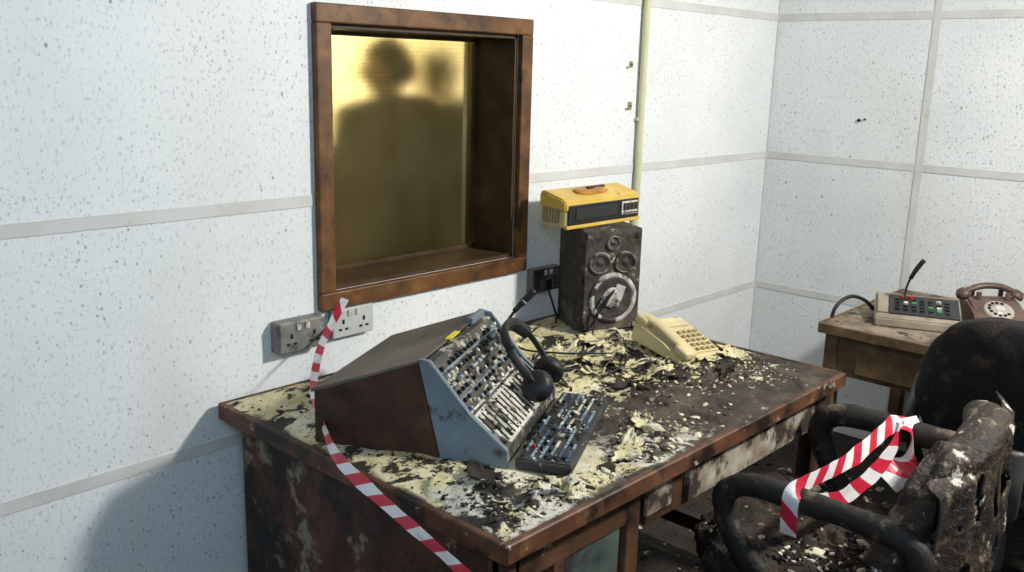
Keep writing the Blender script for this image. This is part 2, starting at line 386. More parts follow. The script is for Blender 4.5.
# conduit
cd=empty('wall_conduit',(-1.045,0,0))
sweep('pipe',[(0,-.018,.74),(0,-.018,1.6),(0,-.018,2.5)],.013,M['conduit'],cd,n=3,seg=14)
for z in (.9,1.42,2.1): box('saddle_clip',(0,-.010,z),(.04,.018,.012),M['conduit'],cd,bev=.003)
for i,(x,z,s) in enumerate(((-1.10,1.47,.018),(-1.105,1.62,.014))):
    h=empty('wall_screw_plate'); boxes('plate',[((x,-.003,z),(s,.006,s*1.6)),((x-.02,-.002,z-.012),(.008,.004,.01))],M['keybrown'],h)
    cyls('screw',[((x,-.008,z),.004,.003,.004,(math.pi/2,0,0))],M['hole'],h)
sp=empty('wall_screw_plate'); cyls('screw',[((-.004,-.42,1.415),.007,.006,.008,(0,math.pi/2,0)),((-.004,-.445,1.42),.004,.004,.008,(0,math.pi/2,0))],M['hole'],sp)

# sockets
def socket(x,z,mat,face,depth=.035,plugs=False):
    e=empty('double_wall_socket',(x,0,z))
    box('back_box',(0,-depth/2,0),(.146,depth,.086),mat,e,bev=.006)
    box('face_plate',(0,-depth-.003,0),(.142,.008,.082),face,e,bev=.003)
    sl=[]
    for sx in (-.036,.036):
        sl+= [((sx,-depth-.0075,.004),(.007,.002,.013)),((sx-.011,-depth-.0075,-.018),(.010,.002,.006)),((sx+.011,-depth-.0075,-.018),(.010,.002,.006))]
    boxes('pin_slots',sl,M['hole'],e)
    boxes('rocker_switches',[((sx,-depth-.009,.027),(.013,.006,.018),(.12,0,0)) for sx in (-.014,.014)],face if plugs else M['white'],e,bev=.001)
    return e
socket(-2.595,.880,M['socketgrey'],M['socketgrey'],.04)
socket(-2.410,.882,M['bluegrey'],M['socketwhite'],.02)
e=socket(-1.575,.880,M['socketgrey'],M['speaker'],.03)
box('plug_top',(-.036,-.058,-.006),(.045,.035,.045),M['blackp'],e,bev=.008)
sweep('plug_cable',[(-.036,-.07,-.02),(-.036,-.09,-.06),(-.02,-.10,-.11),(.03,-.09,-.125),(.07,-.10,-.122),(.10,-.13,-.12)],.004,M['blackp'],e)

# ---------------------------------------------------------------- desk
DX,DY=-2.83,-1.03; DW,DD,DH=1.44,1.00,.74
desk=empty('wooden_desk',(DX,DY,0))
def desk_h(x,y):
    p=Vector((x*2.2,y*2.2,0))
    h=.014*noise.noise(p*1.5)+.005*noise.noise(p*6)+.003*noise.noise(p*18)
    e=min(x,DW-x,y,DD-y); k=min(1,max(0,e/.05)); h*=k
    q=noise.noise(Vector((x*5,y*5,4)))
    if q>.12: h+=.014*min(1,(q-.12)*12)*k
    return DH+h
bm=bmesh.new(); nx,ny=220,150; g=[]
for j in range(ny+1):
    g.append([bm.verts.new((DW*i/nx,DD*j/ny,desk_h(DW*i/nx,DD*j/ny))) for i in range(nx+1)])
for j in range(ny):
    for i in range(nx): bm.faces.new((g[j][i],g[j][i+1],g[j+1][i+1],g[j+1][i]))
o=fin('top_surface',bm,M['desktop'],desk,smooth=True)
box('top_board',(DW/2,DD/2,DH-.027),(DW-.01,DD-.01,.03),M['deskwood'],desk)
boxes('edge_trim',[((DW/2,-.006,DH-.018),(DW+.024,.018,.042)),((DW/2,DD+.002,DH-.018),(DW+.024,.012,.042)),
   ((-.006,DD/2,DH-.018),(.018,DD,.042)),((DW+.006,DD/2,DH-.018),(.018,DD,.042))],M['deskedge'],desk,bev=.003)
PW=.47; top=DH-.04
box('side_panel_left',(.035,DD/2,top/2),(.02,DD-.08,top),M['deskwood'],desk,bev=.002)
box('pedestal_inner_panel',(PW,DD/2,top/2),(.02,DD-.10,top),M['deskwood'],desk)
box('back_panel',(DW/2,DD-.05,top/2+.1),(DW-.09,.015,top-.2),M['deskwood'],desk)
boxes('pedestal_frame',[((.05,.045,top/2),(.05,.03,top)),((PW-.015,.045,top/2),(.05,.03,top)),((PW/2+.01,.045,top-.045),(PW-.1,.03,.09)),((PW/2+.01,.045,.06),(PW-.1,.03,.12))],M['deskfront'],desk,bev=.003)
box('pedestal_door_panel',(PW/2+.02,.055,top/2),(PW-.12,.015,top-.14),M['deskwood'],desk)
box('pedestal_stained_panel',(.32,.044,.33),(.19,.012,.56),M['panelgreen'],desk,bev=.003)
box('door_stile',(.20,.042,.35),(.035,.02,.6),M['deskfront'],desk,bev=.003)
box('kneehole_apron',((PW+DW)/2,.04,top-.06),(DW-PW-.06,.025,.12),M['deskfront'],desk,bev=.003)
box('drawer_front',((PW+DW)/2+.03,.022,top-.06),(.66,.018,.095),M['ash'],desk,bev=.004)
box('drawer_lock_block',(PW+.07,.024,top-.055),(.10,.012,.075),M['ash'],desk,bev=.004)
box('drawer_body',((PW+DW)/2,.25,top-.06),(.62,.4,.09),M['deskwood'],desk)
boxes('legs',[((DW-.05,.05,top/2),(.06,.05,top)),((DW-.05,DD-.07,top/2),(.06,.05,top))],M['deskfront'],desk,bev=.004)
box('end_rail',(DW-.05,DD/2,top-.06),(.025,DD-.18,.12),M['deskwood'],desk)
box('foot_rail',(DW-.05,DD/2,.12),(.03,DD-.18,.05),M['deskwood'],desk)

def rubble(name,n,region,hf,sizes,mats,parent=None,seed=1,zoff=.0,wt=None,hz=(.2,.6)):
    rd=random.Random(seed); bm=bmesh.new()
    for i in range(n):
        x,y=region(rd); s=rd.uniform(*sizes)*(1 if rd.random()<.9 else 2)
        r=bmesh.ops.create_icosphere(bm,subdivisions=1,radius=s)
        sc=Vector((rd.uniform(.6,1.8),rd.uniform(.6,1.4),rd.uniform(*hz)))
        for v in r['verts']:
            v.co=Vector((v.co.x*sc.x,v.co.y*sc.y,v.co.z*sc.z))*(1+.5*noise.noise(v.co*90+Vector((i,0,0))))
        mi=rd.choices(range(len(mats)),wt or [.5,.5])[0]
        for f in set(f for v in r['verts'] for f in v.link_faces): f.material_index=mi
        bmesh.ops.transform(bm,matrix=T((x,y,hf(x,y)+s*sc.z*.3+zoff),(rd.uniform(-.4,.4),rd.uniform(-.4,.4),rd.uniform(0,6))),verts=r['verts'])
    return fin(name,bm,None,parent,mats=mats)
deb=empty('desk_debris',(DX,DY,0))
def free(x,y,m=.02):
    wx,wy=x+DX+2.595,y+DY+.811; a=math.radians(27.1); u=wx*math.cos(a)+wy*math.sin(a); v=-wx*math.sin(a)+wy*math.cos(a)
    if -m<u<.48+m and -.17-m<v<.46+m: return False
    wx,wy=x+DX+1.652,y+DY+.247; a=math.radians(-26.6); u=wx*math.cos(a)+wy*math.sin(a); v=-wx*math.sin(a)+wy*math.cos(a)
    return not (-.01<u<.227 and -.03<v<.20)
def reg(rd):
    while True:
        c=rd.choice([(.95,.38,.13,.08),(1.15,.30,.10,.08),(.60,.13,.12,.06),(.35,.10,.16,.06),(.35,.08,.2,.05),(.15,.12,.08,.07),(.12,.10,.10,.08),(.75,.20,.25,.12),(1.25,.55,.08,.1),(.12,.5,.08,.3),(.9,.6,.2,.1),(1.3,.2,.08,.08),(.8,.5,.2,.2),(.7,.75,.2,.1)])
        x=rd.gauss(c[0],c[2]); y=rd.gauss(c[1],c[3])
        if .02<x<DW-.02 and .02<y<DD-.03 and free(x,y): return x,y
rub=rubble('crumbs',3000,reg,desk_h,(.0010,.0050),[M['rubble'],M['rubbledark']],deb,seed=3,wt=[.45,.55])
def reg2(rd):
    while True:
        c=rd.choice([(1.10,.36,.10,.06),(1.32,.36,.06,.08),(1.0,.34,.10,.05),(.20,.07,.12,.03),(.10,.10,.05,.06),(.5,.08,.15,.03),(1.25,.50,.08,.05)])
        x=rd.gauss(c[0],c[2]); y=rd.gauss(c[1],c[3])
        if .02<x<DW-.02 and .02<y<DD-.03 and free(x,y): return x,y
rubble('crust_lumps',420,reg2,desk_h,(.004,.010),[M['flake'],M['rubbledark']],deb,seed=44,wt=[.6,.4],hz=(.3,.8))
bm=bmesh.new(); rd=random.Random(11)
fl=[(.98,.40,.16,.10,.4),(.86,.36,.12,.06,.1),(1.14,.42,.12,.09,-.5),(.50,.09,.12,.06,.3),(.66,.16,.11,.05,.9),(1.2,.24,.12,.05,.2),(.30,.10,.14,.07,.6),(.95,.66,.16,.10,.2),(.82,.60,.16,.09,-.3),
    (1.33,.30,.13,.10,.3),(1.30,.42,.12,.08,-.4),(1.08,.56,.13,.08,.7),(.74,.80,.12,.07,.2),(.62,.86,.12,.07,-.4),(.14,.20,.10,.06,1.2),(.42,.17,.10,.05,.1),(1.02,.30,.10,.05,.2),(.90,.50,.16,.08,.4),
    (.12,.09,.12,.07,.2),(.22,.07,.12,.05,-.2),(.88,.72,.20,.12,.5),(1.00,.56,.14,.10,-.2),(1.24,.34,.16,.10,.5),(.78,.70,.16,.10,.1),(1.12,.66,.14,.10,.2),(1.05,.46,.18,.09,-.3)]
for k,(x,y,w,d,a) in enumerate(fl):
    n=14; gg=[]; dark=1 if k in (1,5,10,14,16,23) else 0
    for i in range(n+1):
        row=[]
        for j in range(n+1):
            u=(i/n-.5)*w*(1+.5*noise.noise(Vector((x*9,j*.5,1)))); v=(j/n-.5)*d*(1+.7*noise.noise(Vector((y*9,i*.5,7))))
            px=x+u*math.cos(a)-v*math.sin(a); py=y+u*math.sin(a)+v*math.cos(a)
            z=desk_h(min(max(px,0),DW),min(max(py,0),DD))+.004+.026*abs(2*(j/n-.5))**3*(.5+noise.noise(Vector((px*12,py*12,3))))+.013*abs(2*(i/n-.5))**3
            row.append(bm.verts.new((px,py,z)))
        gg.append(row)
    for i in range(n):
        for j in range(n):
            cx=2*((i+.5)/n-.5); cy=2*((j+.5)/n-.5)
            if cx*cx+cy*cy>.95+.9*noise.noise(Vector((x*20+cx*2.5,y*20+cy*2.5,0))): continue
            c=(gg[i][j].co+gg[i+1][j+1].co)/2
            if not free(c.x,c.y,.005): continue
            f=bm.faces.new((gg[i][j],gg[i+1][j],gg[i+1][j+1],gg[i][j+1])); f.material_index=dark
bmesh.ops.delete(bm,geom=[v for v in bm.verts if not v.link_faces],context='VERTS')
vf=fin('peeled_veneer',bm,None,deb,smooth=True,mats=[M['flake'],M['rubbledark']])
md=vf.modifiers.new('t','SOLIDIFY'); md.thickness=.002
dp=puff('debris_heap',(0,0,0),(.28,.20,.05),M['rubbledark'],deb,k=2.2,amp=.025,ns=14)
dp.location=(-1.55-DX,-.60-DY,DH+.004)
ZT=DH

# ---------------------------------------------------------------- mixing console
con=empty('mixing_console',(-2.600,-.808,ZT+.004),math.radians(27.1))
CW=.46
prof=[(0,0),(0,.035),(.085,.105),(.18,.215),(.20,.215),(.20,0)]
prism('control_body',prof,.012,CW-.012,M['consface'],con)
cheek=[(-.004,-.003),(-.004,.040),(.083,.113),(.178,.225),(.205,.228),(.150,-.003)]
prism('cheek_left',cheek,0,.014,M['bluegrey'],con,bev=.002)
prism('cheek_right',cheek,CW-.014,CW,M['bluegrey'],con,bev=.002)
side=[(.153,-.003),(.205,.224),(.46,.125),(.46,-.003)]
prism('wood_side_left',side,.002,.018,M['conswood'],con,bev=.002)
prism('wood_side_right',side,CW-.018,CW-.002,M['conswood'],con,bev=.002)
prism('back_box',[(.20,0),(.20,.215),(.455,.118),(.455,0)],.018,CW-.018,M['conswood'],con)
prism('top_cover',[(.196,.222),(.196,.228),(.466,.128),(.466,.120)],-.004,CW+.004,M['constop'],con,bev=.0015)
a1=math.atan2(.07,.085); a2=math.atan2(.11,.095)
def onface(sec,u,v,h=0):
    if sec==1: y,z,a=v*math.cos(a1),.035+v*math.sin(a1),a1
    else: y,z,a=.085+v*math.cos(a2),.105+v*math.sin(a2),a2
    return (u,y-h*math.sin(a),z+h*math.cos(a)),(a,0,0)
l1=math.hypot(.085,.07); l2=math.hypot(.095,.11)
p,r=onface(1,CW/2,l1*.5,.001); box('fader_plate',p,(CW-.04,l1*.92,.003),M['silver'],con,rot=r)
it=[];sl=[]
for i in range(17):
    u=.032+i*.0248
    p,r=onface(1,u,l1*.5,.0032); sl.append((p,(.0055,l1*.78,.002),r))
    p,r=onface(1,u,l1*random.uniform(.2,.8),.006); it.append((p,(.010,.013,.008),r,random.choice([0,1,1,2])))
boxes('fader_slots',sl,M['hole'],con)
boxes('fader_caps',it,None,con,bev=.0015,mats=[M['blackp'],M['white'],M['silver']])
kn=[];bx=[]
for i in range(16):
    for j in range(6):
        u=.035+i*.0262; v=.014+j*.0215
        if random.random()<.18: continue
        p,r=onface(2,u,v,.005)
        if j in (0,3): bx.append((p,(.012,.009,.005),r,random.choice([0,2,0,2,1,3])))
        else: kn.append((p,.0058,.0046,.008,r,random.choices([0,1,2,3,4],[16,2,.2,1,3])[0]))
cyls('rotary_knobs',kn,None,con,seg=12,mats=[M['blackp'],M['white'],M['red'],M['ltblue'],M['silver']])
boxes('push_buttons',bx,None,con,mats=[M['white'],M['ltblue'],M['blackp'],M['silver']])
for k in range(4):
    p,r=onface(2,CW/2,.005+k*.036,.001); box('scribble_strip_%d'%k,p,(CW-.05,.005,.002),M['silver'] if k%2==0 else M['bluegrey'],con,rot=r)
box('yellow_label',(.20,.195,.2285),(.07,.014,.003),M['yel'],con,rot=(-.05,0,0))
box('vu_meter_panel',(.37,.192,.232),(.10,.016,.018),M['bluegrey'],con,bev=.003)
rubble('soot_debris',380,lambda rd:(rd.uniform(.03,.43),rd.uniform(.01,.17)),lambda x,y:(.035+y*.82 if y<.085 else .105+(y-.085)*1.158)+.003,(.001,.004),[M['rubbledark'],M['rubble']],con,seed=31,wt=[.8,.2])
bu=empty('button_panel_unit',(-2.590,-.823,ZT+.006),math.radians(27.1))
box('case',(.230,-.066,.010),(.455,.126,.022),M['unitface'],bu,bev=.004)
box('face',(.230,-.066,.0215),(.445,.118,.004),M['unitface'],bu)
bt=[]
for j in range(6):
    y=-.114+j*.0195; x=.014
    while x<.44:
        ln=random.uniform(.018,.060); ln=min(ln,.448-x)
        if ln<.006: break
        if random.random()<.86: bt.append(((x+ln/2,y,.0250),(ln-.004,.0058,.004),(random.uniform(-.05,.05),0,0),random.choices([0,1,2,3,5],[3,7,2,1,1.5])[0]))
        x+=ln
    for i in range(11):
        if random.random()<.30: bt.append(((.03+i*.039+random.uniform(-.006,.006),y+.0085,.027),(.009,.006,.009),(0,0,0),random.choices([0,3,4],[7,1,.25])[0]))
boxes('fader_strips_and_keys',bt,None,bu,bev=.0006,mats=[M['blackp'],M['ltblue'],M['blue'],M['white'],M['red'],M['silver']])
rubble('soot_debris',240,lambda rd:(rd.uniform(.01,.44),rd.uniform(-.12,-.01)),lambda x,y:.025,(.001,.004),[M['rubbledark'],M['rubble']],bu,seed=32,wt=[.8,.2])
gm=empty('gooseneck_microphone',(-2.205,-.440,0))
cyls('base',[((0,0,ZT+.012),.026,.022,.02)],M['blackp'],gm)
sweep('stem',[(0,0,ZT+.02),(0,.003,ZT+.10),(-.012,.004,ZT+.155),(-.006,-.002,ZT+.190),(.010,-.014,ZT+.220)],.004,M['blackp'],gm)
sweep('capsule',[(.008,-.012,ZT+.218),(.028,-.030,ZT+.247),(.048,-.048,ZT+.277)],[.007,.009,.010,.011],M['blackp'],gm,n=4)
sweep('band',[(.026,-.028,ZT+.243),(.029,-.031,ZT+.248)],.0105,M['ltblue'],gm,n=2)

hp=empty('headphones',(-2.600,-.808,ZT+.004),math.radians(27.1))
def G(u,s,h): c=.7071; return Vector((u,s*c-h*c,.035+s*c+h*c))
u0=.345; so=-.020
band=[G(u0-.078,.085+so,.045),G(u0-.092,.125+so,.055),G(u0-.085,.175+so,.060),G(u0-.045,.215+so,.060),G(u0,.225+so,.060),G(u0+.045,.215+so,.060),G(u0+.082,.175+so,.058),G(u0+.088,.125+so,.052),G(u0+.078,.085+so,.045)]
sweep('headband',band,.0075,M['blackp'],hp,flat=(.7,1.5),seg=12)
sweep('headband_pad',band[2:7],.011,M['blackp'],hp,flat=(.8,1.6),seg=12)
for sx in (-1,1):
    c=G(u0+.072*sx,.070+so,.045)
    rt=(0,math.radians(62)*sx,math.radians(-8))
    lathe('ear_cup_%s'%('a' if sx<0 else 'b'),[(0,.016),(.024,.016),(.034,.010),(.038,0),(.040,-.008),(.040,-.016),(.033,-.024),(.023,-.022),(.019,-.010),(0,-.008)],M['blackp'],hp,loc=c,rot=rt)
    sweep('yoke_%s'%('a' if sx<0 else 'b'),[c+Vector((.004*sx,0,.0)),c+Vector((.012*sx,.01,.02)),band[0 if sx<0 else 8]+Vector((0,.01,.012))],.005,M['blackp'],hp)
sweep('cord',[G(u0+.078,.03,.04),G(u0+.12,.0,.03),(.53,-.02,.014),(.60,.05,.016),(.68,.10,.015),(.75,.02,.016)],.003,M['blackp'],hp)

# ---------------------------------------------------------------- loudspeaker
sp=empty('loudspeaker',(-1.652,-.247,ZT+.008),math.radians(-26.6))
SW,SH,SD=.217,.345,.19
box('cabinet',(SW/2,SD/2,SH/2),(SW,SD,SH),M['speaker'],sp,bev=.006)
box('baffle',(SW/2,-.003,SH/2),(SW-.014,.012,SH-.014),M['speaker'],sp,bev=.003)
rr=(math.pi/2,0,0)
def driver(nm,x,z,R,rm):
    lathe(nm+'_rim',[(R*.82,.004),(R*.86,.010),(R,.010),(R*1.04,.005),(R*1.04,-.004)],rm,sp,loc=(x,-.008,z),rot=rr,wob=.004)
    lathe(nm+'_cone',[(R*.84,.006),(R*.78,.008),(R*.70,.004),(R*.32,.001),(R*.3,.002),(R*.2,.005),(0,.006)],M['cone'],sp,loc=(x,-.009,z),rot=rr,wob=.003)
driver('woofer',.112,.115,.083,M['ringw'])
lathe('woofer_dust_cap',[(.036,.004),(.028,.009),(.014,.012),(0,.013)],M['ringw'],sp,loc=(.112,-.009,.115),rot=rr,wob=.008)
driver('midrange',.058,.235,.036,M['ring'])
driver('upper_midrange',.150,.235,.036,M['ring'])
driver('tweeter',.105,.300,.024,M['ring'])
boxes('corner_fixings',[((x,-.011,z),(.016,.008,.016)) for x in (.02,SW-.02) for z in (.02,SH-.02)],M['ring'],sp)
boxes('torn_grille_cloth',[((.112,-.020,.112),(.055,.003,.05),(.3,.2,.5)),((.13,-.021,.135),(.03,.003,.05),(-.2,.3,-.4))],M['ringw'],sp)
sweep('trailing_lead',[(.03,-.02,.02),(.06,-.05,.10),(.10,-.045,.15),(.05,-.03,.08),(.02,-.05,.0),(-.08,-.12,.005),(-.2,-.16,.006)],.0028,M['blackp'],sp)

# clock radio
ra=empty('clock_radio',(-1.700,-.205,ZT+.008+.345+.002),math.radians(-2)); ra.scale=(1,1,1.12)
RW=.385
prism('body_lower',[(0,0),(0,.050),(.11,.060),(.11,.012),(.10,0)],.006,RW-.003,M['creamp'],ra,bev=.004)
prism('body_top',[(-.004,.048),(-.004,.074),(.012,.084),(.10,.104),(.114,.096),(.114,.056)],0,RW,M['yellow'],ra,bev=.005)
box('front_fascia',(RW/2+.003,-.003,.037),(RW-.02,.010,.058),M['blackp'],ra,bev=.003)
box('front_yellow_sill',(RW/2,-.004,.003),(RW-.004,.014,.010),M['yellow'],ra,bev=.002)
box('dial_window',(.15,-.009,.040),(.21,.004,.034),M['dkgreen'],ra,bev=.001)
box('display_frame',(.325,-.009,.040),(.085,.004,.040),M['white'],ra,bev=.001)
boxes('display_keys',[((.295+i*.02,-.012,.044),(.015,.004,.022)) for i in range(4)]+[((.325,-.012,.025),(.075,.003,.003))],M['blackp'],ra)
boxes('side_grille_slots',[((.004,.03+i*.013,.035),(.006,.005,.045)) for i in range(6)],M['keybrown'],ra)
puff('melted_patch',(.19,.055,.096),(.17,.06,.014),M['orange'],ra,rot=(.2,0,.05),k=2.5,amp=.004,ns=20)
box('carry_handle_slot',(.22,.06,.104),(.10,.012,.006),M['conswood'],ra,rot=(.2,0,.1),bev=.002)

# beige phone
ph=empty('push_button_telephone',(-1.60,-.60,ZT+.038),rot=(math.radians(9),math.radians(4),math.radians(-9)))
prism('body',[(-.105,-.02),(-.105,.0),(-.02,.022),(.10,.045),(.112,.035),(.112,-.02)],-.10,.10,M['phonebeige'],ph,bev=.006)
box('keypad_plate',(.035,-.035,.021),(.105,.105,.006),M['phonebeige'],ph,rot=(.22,0,0),bev=.002)
kb=[]
for j in range(5):
    for i in range(4):
        kb.append(((-.002+i*.024,-.078+j*.021,.018+j*.0047),(.016,.012,.008),(.22,0,0)))
boxes('keys',kb,M['keybrown'],ph,bev=.002)
box('number_card',(.035,.058,.0405),(.10,.025,.004),M['creamp'],ph,rot=(.2,0,0))
sweep('handset_grip',[(-.068,-.09,.022),(-.068,-.03,.040),(-.068,.04,.056),(-.068,.10,.056)],.017,M['phonebeige'],ph,flat=(1.25,.7),seg=16)
puff('handset_mouthpiece',(-.068,-.085,.018),(.058,.06,.030),M['phonebeige'],ph,k=3.5,amp=0,rot=(.2,0,0))
puff('handset_earpiece',(-.068,.090,.050),(.058,.06,.030),M['phonebeige'],ph,k=3.5,amp=0,rot=(.1,0,0))

lc=empty('loose_cable',(0,0,ZT))
sweep('lead_1',[(-2.08,-.42,.02),(-1.98,-.5,.02),(-1.85,-.42,.022),(-1.75,-.35,.02),(-1.72,-.29,.02)],.003,M['blackp'],lc)
sweep('lead_2',[(-1.98,-.60,.02),(-1.85,-.58,.025),(-1.78,-.50,.02),(-1.9,-.38,.02),(-1.95,-.25,.02),(-1.74,-.14,.02)],.003,M['blackp'],lc)

# ---------------------------------------------------------------- second table
tb=empty('side_table',(-.81,-.70,0))
TW,TL,TH=.80,1.5,.72
box('top',(TW/2,-TL/2,TH-.012),(TW,TL,.024),M['tabletop'],tb,bev=.003)
boxes('edge_trim',[((-.003,-TL/2,TH-.016),(.014,TL+.01,.036)),((TW/2,.003,TH-.016),(TW,.014,.036))],M['tablewood'],tb,bev=.002)
boxes('apron',[((.03,-TL/2,TH-.11),(.02,TL-.08,.15)),((TW/2,-.03,TH-.11),(TW-.08,.02,.15)),((TW/2,-TL+.03,TH-.11),(TW-.08,.02,.15))],M['tablewood'],tb,bev=.002)
boxes('drawer_fronts',[((.016,-.40,TH-.11),(.014,.52,.115)),((.016,-1.05,TH-.11),(.014,.52,.115))],M['tablewood'],tb,bev=.003)
cyls('drawer_knobs',[((.004,-.40,TH-.11),.012,.014,.02,(0,math.pi/2,0)),((.004,-1.05,TH-.11),.012,.014,.02,(0,math.pi/2,0))],M['steel'],tb)
boxes('legs',[((x,y,(TH-.03)/2),(.05,.05,TH-.03)) for x in (.04,TW-.04) for y in (-.04,-TL+.04)],M['tablewood'],tb,bev=.004)
def treg(rd): return rd.uniform(.05,.7),-abs(rd.gauss(.1,.25))-.02
rubble('debris',260,treg,lambda x,y:TH,(.001,.004),[M['rubble'],M['rubbledark']],tb,seed=5)

ic=empty('desk_intercom',(-.70,-.85,TH+.001),math.radians(-67.8))
prism('case',[(0,0),(0,.032),(.02,.045),(.20,.085),(.215,.075),(.215,0)],0,.29,M['beige'],ic,bev=.005)
box('control_panel',(.165,.10,.065),(.235,.16,.006),M['dkgreen'],ic,rot=(.219,0,0),bev=.001)
box('speaker_grille_plate',(.026,.10,.066),(.035,.16,.006),M['beige'],ic,rot=(.219,0,0))
cb=[]
for j in range(4):
    for i in range(7):
        cb.append(((.075+i*.028,.055+j*.026,.060+j*.0058),(.016,.013,.010),(.219,0,0),random.choices([0,1,2,3],[9,.6,.4,.3])[0]))
boxes('keys',cb,None,ic,bev=.001,mats=[M['blackp'],M['white'],M['green'],M['ltblue']])
cyls('indicator_lamps',[((.12,.150,.083),.010,.009,.014,(.2,0,0)),((.09,.150,.083),.006,.006,.01,(.2,0,0))],M['red'],ic)
sweep('microphone_stem',[(.10,.18,.085),(.105,.185,.12),(.115,.18,.16)],.004,M['blackp'],ic)
sweep('microphone_head',[(.113,.181,.15),(.13,.175,.19),(.15,.168,.225)],[.008,.009,.009],M['blackp'],ic,n=5)
sweep('cable',[(-.004,.17,.02),(-.035,.15,.055),(-.085,.11,.075),(-.125,.07,.055),(-.145,.05,.01),(-.15,.055,-.10),(-.15,.08,-.5),(-.15,.10,-.708)],.007,M['blackp'],ic)
rp=empty('rotary_telephone',(-.33,-1.14,TH+.001),math.radians(-50)); rp.scale=(.95,.95,.85)
prism('body',[(-.11,0),(-.112,.02),(-.06,.06),(.02,.105),(.06,.11),(.09,.08),(.105,.02),(.105,0)],-.10,.10,M['rotary'],rp,bev=.010)
ar=math.atan2(.045,.08)
dloc=Vector((0,-.048,.072))
lathe('dial_ring',[(0,.010),(.020,.011),(.022,.006),(.050,.006),(.054,.003),(.056,-.008)],M['dial'],rp,loc=dloc,rot=(ar,0,0))
RM=Euler((ar,0,0)).to_matrix()
hl=[]
for i in range(10):
    a=math.radians(60+i*28); q=dloc+RM@Vector((.038*math.cos(a),.038*math.sin(a),.0075)); hl.append((tuple(q),.0068,.0068,.002,(ar,0,0)))
cyls('finger_holes',hl,M['hole'],rp)
cyls('dial_centre',[(tuple(dloc+RM@Vector((0,0,.012))),.017,.017,.002,(ar,0,0))],M['white'],rp)
boxes('cradle_prongs',[((x,.045+y,.118),(.018,.012,.034)) for x in (-.055,.055) for y in (-.03,.03)],M['rotary'],rp,bev=.003)
sweep('handset_grip',[(-.10,.045,.125),(-.05,.045,.150),(0,.045,.157),(.05,.045,.150),(.10,.045,.125)],.014,M['rotary'],rp,seg=14,flat=(1.1,1))
for sx in (-1,1):
    lathe('handset_cap_%s'%('a' if sx<0 else 'b'),[(0,.018),(.018,.016),(.027,0),(.030,-.012),(.026,-.018),(0,-.016)],M['rotary'],rp,loc=(.105*sx,.045,.122),rot=(0,math.radians(35)*sx,0))

# ---------------------------------------------------------------- chairs
def star_base(e,mat):
    for i in range(5):
        a=2*math.pi*i/5+.3; ca,sa=math.cos(a),math.sin(a)
        sweep('base_leg_%d'%i,[(0,0,.10),(.14*ca,.14*sa,.085),(.28*ca,.28*sa,.065)],[.024,.014],mat,e,n=4,seg=8)
        cyls('caster_%d'%i,[((.28*ca,.28*sa,.027),.026,.026,.04,(math.pi/2,0,a))],M['blackp'],e)
    cyls('gas_column',[((0,0,.16),.03,.03,.14),((0,0,.30),.02,.02,.2)],M['steel'],e)
def armloop(e,nm,x,mat,y0=-.27,y1=.14,z=.69,r=.021,amp=.25):
    sweep(nm,[(x*.9,y0,.50),(x,y0-.02,.60),(x,y0+.02,z-.01),(x,(y0+y1)/2,z+.005),(x,y1-.03,z),(x,y1+.02,z-.06),(x*.97,y1-.04,z-.18),(x*.85,y1-.14,.42)],r,mat,e,seg=12,flat=(1,1.15),amp=amp)
ca=empty('burnt_office_chair',(-1.87,-1.25,0),math.radians(3))
star_base(ca,M['armp'])
box('seat_pan',(0,0,.385),(.42,.42,.03),M['blackp'],ca,bev=.01)
puff('seat',(0,.02,.445),(.54,.54,.12),M['charcoal'],ca,k=4,amp=.045,ns=9,seg=110)
puff('backrest',(0,-.265,.66),(.53,.11,.38),M['ashfoam'],ca,rot=(math.radians(12),0,0),k=3.6,amp=.022,ns=11,seg=120,func=lambda p:Vector((p.x,p.y+.6*p.x*p.x,p.z)))
sweep('collapsed_back_roll',[(-.265,-.20,.58),(-.23,-.25,.71),(-.11,-.29,.79),(.10,-.30,.825),(.26,-.24,.79)],[.040,.043,.045,.045,.040],M['ashfoam'],ca,seg=28,amp=.12,n=16)
armloop(ca,'arm_left',-.285,M['armp'],z=.68,r=.024,amp=.15); armloop(ca,'arm_right',.285,M['armp'],r=.028,amp=.15)
sweep('back_bracket',[(0,-.05,.37),(0,-.22,.37),(0,-.31,.45),(0,-.31,.6)],.02,M['steel'],ca,flat=(1.6,.6))
# one torn, creased cover sheet draped down the outside of the back with a ragged hem
bm=bmesh.new(); nu,nv=44,26; gg=[]
for i in range(nu+1):
    row=[]; x=-.27+.54*i/nu
    ln=.30+.12*noise.noise(Vector((x*9,1,0)))+.05*noise.noise(Vector((x*40,2,0)))
    for j in range(nv+1):
        s=j/nv
        z=.80+.06*(x+.27)/.54-ln*s
        y=-.345-.015*s+.62*x*x+.016*noise.noise(Vector((x*14,z*5,0)))+.008*noise.noise(Vector((x*40,z*14,3)))+(.0 if s>.08 else .03*(1-s/.08))
        row.append(bm.verts.new((x,y,z)))
    gg.append(row)
for i in range(nu):
    for j in range(nv):
        if noise.noise(Vector((i*.22,j*.16,8)))>.30: continue
        bm.faces.new((gg[i][j],gg[i+1][j],gg[i+1][j+1],gg[i][j+1]))
bmesh.ops.delete(bm,geom=[v for v in bm.verts if not v.link_faces],context='VERTS')
tc_=fin('torn_cover',bm,M['ashfoam'],ca,smooth=True); tc_.modifiers.new('t','SOLIDIFY').thickness=.004
rubble('debris',1300,lambda rd:(rd.uniform(-.23,.23),rd.uniform(-.18,.25)),lambda x,y:.497,(.002,.009),[M['rubbledark'],M['rubble']],ca,seed=9,wt=[.78,.22],hz=(.3,.8))
cb_=empty('office_chair',(-1.01,-1.42,0),math.radians(-75))
star_base(cb_,M['blackp'])
